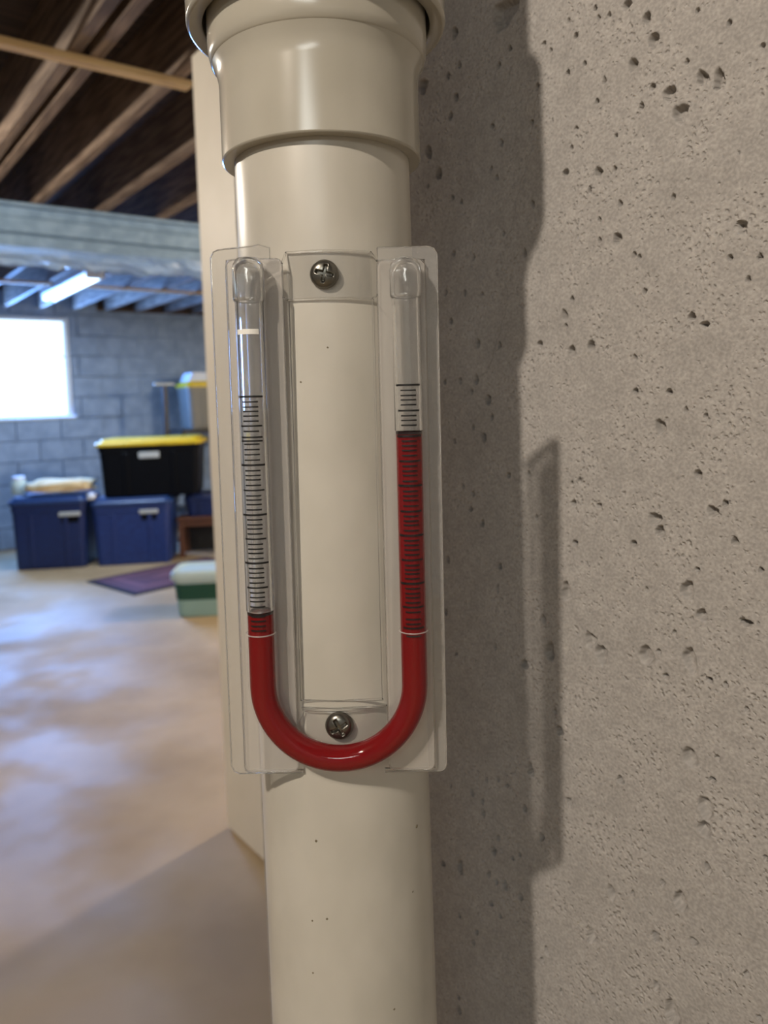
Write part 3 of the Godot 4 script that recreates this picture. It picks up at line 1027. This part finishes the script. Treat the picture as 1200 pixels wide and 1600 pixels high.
func screw_head(turn: float) -> ArrayMesh:
	var st := begin()
	st.set_smooth_group(1)
	var rings := 22
	var seg := 72
	var at := func(i: int, j: int) -> Vector3:
		var f := float(i) / rings
		var r := 6.5 * (1.0 - f)
		var a := TAU * j / seg
		var h := 3.6 * pow(1.0 - pow(1.0 - f, 2.6), 0.5)
		var u := absf(r * cos(a - turn))
		var v := absf(r * sin(a - turn))
		var arm := minf(maxf(u / 3.9, v / 0.75), maxf(v / 3.9, u / 0.75))
		h -= 1.9 * clampf((1.12 - arm) / 0.25, 0.0, 1.0)
		return Vector3(r * cos(a), r * sin(a), h)
	for i in rings:
		for j in seg:
			quad(st, at.call(i, j), at.call(i, j + 1), at.call(i + 1, j + 1), at.call(i + 1, j))
	return done(st)


# ------------------------------------------------------------------ things stored at the far end
func tote(called: String, label: String, body: String, lid: String, size: Vector3, at: Vector3, turn: float, group := "") -> Node3D:
	var o := thing(called, label, "storage tote", at, turn, group)
	var w := size.x
	var h := size.y - 0.045
	var d := size.z
	var st := begin()
	loft(st, [[w * 0.86, d * 0.85, 0.04, 0.0], [w * 0.88, d * 0.87, 0.045, 0.015], [w * 0.93, d * 0.92, 0.05, h * 0.86], [w * 0.95, d * 0.94, 0.05, h * 0.865], [w * 0.955, d * 0.945, 0.05, h]])
	part("body", done(st), body, o)
	for s in [-0.22, 0.22]:
		st = begin()
		var lean := Basis(Vector3.RIGHT, atan2(d * 0.03, h * 0.86))
		cbox(st, Vector3(s * w, h * 0.44, d * 0.451), Vector3(w * 0.05, h * 0.80, 0.014), 0.004, lean)
		part("rib", done(st), body, o)
	st = begin()
	loft(st, [[w * 0.985, d * 0.985, 0.05, h - 0.012], [w, d, 0.055, h - 0.005], [w, d, 0.055, h + 0.012], [w * 0.97, d * 0.96, 0.05, h + 0.022], [w * 0.93, d * 0.90, 0.04, h + 0.018], [w * 0.90, d * 0.87, 0.04, h + 0.036], [w * 0.88, d * 0.85, 0.04, h + 0.045]])
	part("lid", done(st), lid, o)
	return o


func build_storage() -> void:
	var turn := -0.5505
	var row := Transform3D(Basis(Vector3.UP, turn), Vector3(1.299, 0, -6.661))
	var o := tote("storage_tote", "dark navy plastic tote at the left end of the row", "tote_navy", "lid_blue", Vector3(0.62, 0.585, 0.46), row * Vector3(0.29, 0, -0.22), turn, "blue totes on the floor")
	handle(o, Vector3(0.17, 0.44, 0.208), 0.17)
	o = tote("storage_tote", "royal blue plastic tote under the black one with yellow lid", "tote_blue", "lid_blue", Vector3(0.66, 0.545, 0.46), row * Vector3(0.94, 0, -0.22), turn, "blue totes on the floor")
	handle(o, Vector3(0.14, 0.43, 0.208), 0.15)
	o = tote("storage_tote", "black plastic tote with yellow lid stacked on blue tote", "tote_black", "lid_yellow", Vector3(0.86, 0.475, 0.50), row * Vector3(1.09, 0.546, -0.29), turn + 0.02)
	part("label_plate", box(Vector3(0.165, 0.05, 0.012), 0.004), "label_white", o, Vector3(0.0, 0.34, 0.236))
	o = tote("storage_tote", "small dark navy tote standing on the brown wooden stool", "tote_navy", "tote_navy", Vector3(0.46, 0.19, 0.32), row * Vector3(1.56, 0.345, -0.34), turn)

	# soft things on the left tote
	part_blob("folded_cloth", "beige folded cloth lying on the dark navy tote's lid", "cloth", "beige_cloth", Vector3(0.27, 0.055, 0.17), row * Vector3(0.34, 0.612, -0.22), turn + 0.1, 5)
	part_blob("crumpled_rag", "small white rag on the lid beside the beige cloth", "rag", "white_cloth", Vector3(0.03, 0.03, 0.04), row * Vector3(0.632, 0.547, -0.03), turn, 9)
	o = thing("plastic_jar", "white translucent jar at the left edge of the navy tote", "jar", row * Vector3(-0.02, 0.585, -0.30), 0.0)
	var st := begin()
	lathe(st, [[[0.0, 0.0], [0.055, 0.002], [0.06, 0.012], [0.06, 0.10], [0.045, 0.125]]], 24)
	part("body", done(st), "tub_white", o)
	st = begin()
	lathe(st, [[[0.047, 0.122], [0.048, 0.15]], [[0.048, 0.15], [0.0, 0.152]]], 24)
	part("cap", done(st), "white_cloth", o)

	# brown stool
	o = thing("wooden_stool", "low brown wooden stool to the right of the blue tote", "stool", row * Vector3(1.52, 0, -0.34), turn)
	part("seat", box(Vector3(0.50, 0.035, 0.34), 0.005), "stool_wood", o, Vector3(0, 0.327, 0))
	for x in [-0.22, 0.22]:
		for z in [-0.13, 0.13]:
			part("leg", box(Vector3(0.045, 0.31, 0.04), 0.004), "stool_wood", o, Vector3(x, 0.155, z))
	part("apron", box(Vector3(0.40, 0.05, 0.02), 0.003), "stool_wood", o, Vector3(0, 0.285, 0.135))
	part("dark_interior", box(Vector3(0.40, 0.30, 0.015), 0.002), "rack_black", o, Vector3(0, 0.155, -0.13))  # black sheet painted in for the dark interior under the seat

	# black shelf rack behind, with a second tote on it
	o = thing("shelf_rack", "low black metal shelf rack against the far block wall", "shelf rack", Vector3(3.36, 0, -7.28))
	for x in [-0.40, 0.40]:
		for z in [-0.2, 0.2]:
			part("post", box(Vector3(0.035, 1.03, 0.035), 0.004), "rack_black", o, Vector3(x, 0.515, z))
	for y in [0.25, 1.0295]:
		part("shelf", box(Vector3(0.84, 0.035, 0.44), 0.004), "rack_black", o, Vector3(0, y, 0))
	o = thing("upright_stand", "tall dark metal stand with pale top bar beside the shelf rack", "stand", Vector3(2.80, 0, -7.10))
	part("post", box(Vector3(0.04, 1.47, 0.04), 0.004), "rack_black", o, Vector3(0, 0.745, 0))
	part("foot", box(Vector3(0.06, 0.02, 0.34), 0.004), "rack_black", o, Vector3(0, 0.01, 0))
	part("top_bar", box(Vector3(0.20, 0.025, 0.03), 0.004), "label_white", o, Vector3(0.0, 1.4925, 0))
	tote("storage_tote", "grey plastic tote with yellow lid up on the black rack", "tote_grey", "lid_yellow", Vector3(0.60, 0.47, 0.40), Vector3(3.34, 1.0485, -7.27), -0.10)
	o = thing("paper_stack", "white paper stack lying on the grey tote's yellow lid", "paper", Vector3(3.32, 1.519, -7.27), -0.12)
	for k in 3:
		part("sheaf", box(Vector3(0.46, 0.028, 0.30), 0.003), "paper_white", o, Vector3(0.012 * k, 0.0145 + 0.0285 * k, 0.008 * k))
	o = thing("paper_bag", "pinkish white paper bag with red print beside the black tote", "bag", row * Vector3(1.64, 0.536, -0.36), turn)
	st = begin()
	loft(st, [[0.17, 0.12, 0.01, 0.0], [0.18, 0.12, 0.01, 0.15], [0.18, 0.10, 0.01, 0.30], [0.19, 0.05, 0.01, 0.38]])
	part("body", done(st), "pink_white", o)
	part("print", box(Vector3(0.06, 0.05, 0.004), 0.001), "red_print", o, Vector3(-0.04, 0.06, 0.0605))

	# rug and tub in front of the row
	o = thing("floor_rug", "purplish red woven rug with dark border on the floor", "rug", Vector3(2.20, 0, -5.56), 0.166)
	part("border", box(Vector3(1.05, 0.008, 0.70), 0.003), "rug_border", o, Vector3(0, 0.004, 0))
	part("field", box(Vector3(0.97, 0.004, 0.62), 0.001), "rug_field", o, Vector3(0, 0.009, 0))
	part("inner_frame", box(Vector3(0.80, 0.003, 0.46), 0.001), "rug_motif", o, Vector3(0, 0.0115, 0))
	part("centre", box(Vector3(0.66, 0.003, 0.34), 0.001), "rug_field", o, Vector3(0, 0.0135, 0))
	st = begin()
	plate(st, PackedVector2Array([Vector2(0.22, 0), Vector2(0, 0.12), Vector2(-0.22, 0), Vector2(0, -0.12)]), 0, 0.003)
	var d := part("medallion", done(st), "rug_motif", o, Vector3(0, 0.0145, 0))
	d.rotation.x = -PI / 2

	o = thing("detergent_tub", "white and green rounded plastic tub on the floor by the rug", "tub", Vector3(1.955, 0, -4.40), -0.60)
	st = begin()
	loft(st, [[0.33, 0.24, 0.05, 0.0], [0.345, 0.25, 0.055, 0.01], [0.36, 0.26, 0.06, 0.105]], 6)
	part("base", done(st), "tub_pale", o)
	st = begin()
	loft(st, [[0.364, 0.264, 0.06, 0.105], [0.376, 0.276, 0.06, 0.205]], 6)
	part("band", done(st), "tub_green", o)
	st = begin()
	loft(st, [[0.376, 0.276, 0.06, 0.205], [0.382, 0.282, 0.06, 0.24]], 6)
	part("neck", done(st), "tub_white", o)
	st = begin()
	loft(st, [[0.40, 0.30, 0.065, 0.225], [0.415, 0.315, 0.07, 0.23], [0.415, 0.315, 0.07, 0.262], [0.39, 0.29, 0.06, 0.28], [0.36, 0.26, 0.05, 0.275], [0.35, 0.25, 0.05, 0.268]], 6)
	part("lid", done(st), "tub_white", o)


func handle(o: Node, at: Vector3, w: float) -> void:
	var h := part("handle", box(Vector3(w, 0.035, 0.035), 0.006), "label_white", o, at)
	part("grip", box(Vector3(w * 0.8, 0.05, 0.02), 0.004), "tote_black", h, Vector3(0, -0.045, -0.004))


# a soft lumpy heap
func part_blob(called: String, label: String, category: String, mat: String, half: Vector3, at: Vector3, turn: float, seed_: int) -> void:
	var o := thing(called, label, category, at, turn)
	var n := noise(1.3, FastNoiseLite.TYPE_SIMPLEX_SMOOTH, 3, seed_)
	var st := begin()
	st.set_smooth_group(1)
	var rows := 14
	var cols := 28
	var p := func(i: int, j: int) -> Vector3:
		var a := TAU * (j % cols) / cols
		var b := -PI / 2 + PI * i / rows
		var v := Vector3(cos(b) * cos(a), sin(b), -cos(b) * sin(a))
		var s := Vector3(signf(v.x) * pow(absf(v.x), 0.7), signf(v.y) * pow(absf(v.y), 0.8), signf(v.z) * pow(absf(v.z), 0.7))
		var r := 1.0 + 0.35 * n.get_noise_3d(v.x * 1.2, v.y * 1.2, v.z * 1.2)
		var q := Vector3(s.x * half.x, s.y * half.y, s.z * half.z) * r
		q.y = maxf(q.y, -half.y * 0.7) + half.y * 0.7
		return q
	for i in rows:
		for j in cols:
			quad(st, p.call(i, j), p.call(i, j + 1), p.call(i + 1, j + 1), p.call(i + 1, j))
	part("folds", done(st), mat, o)
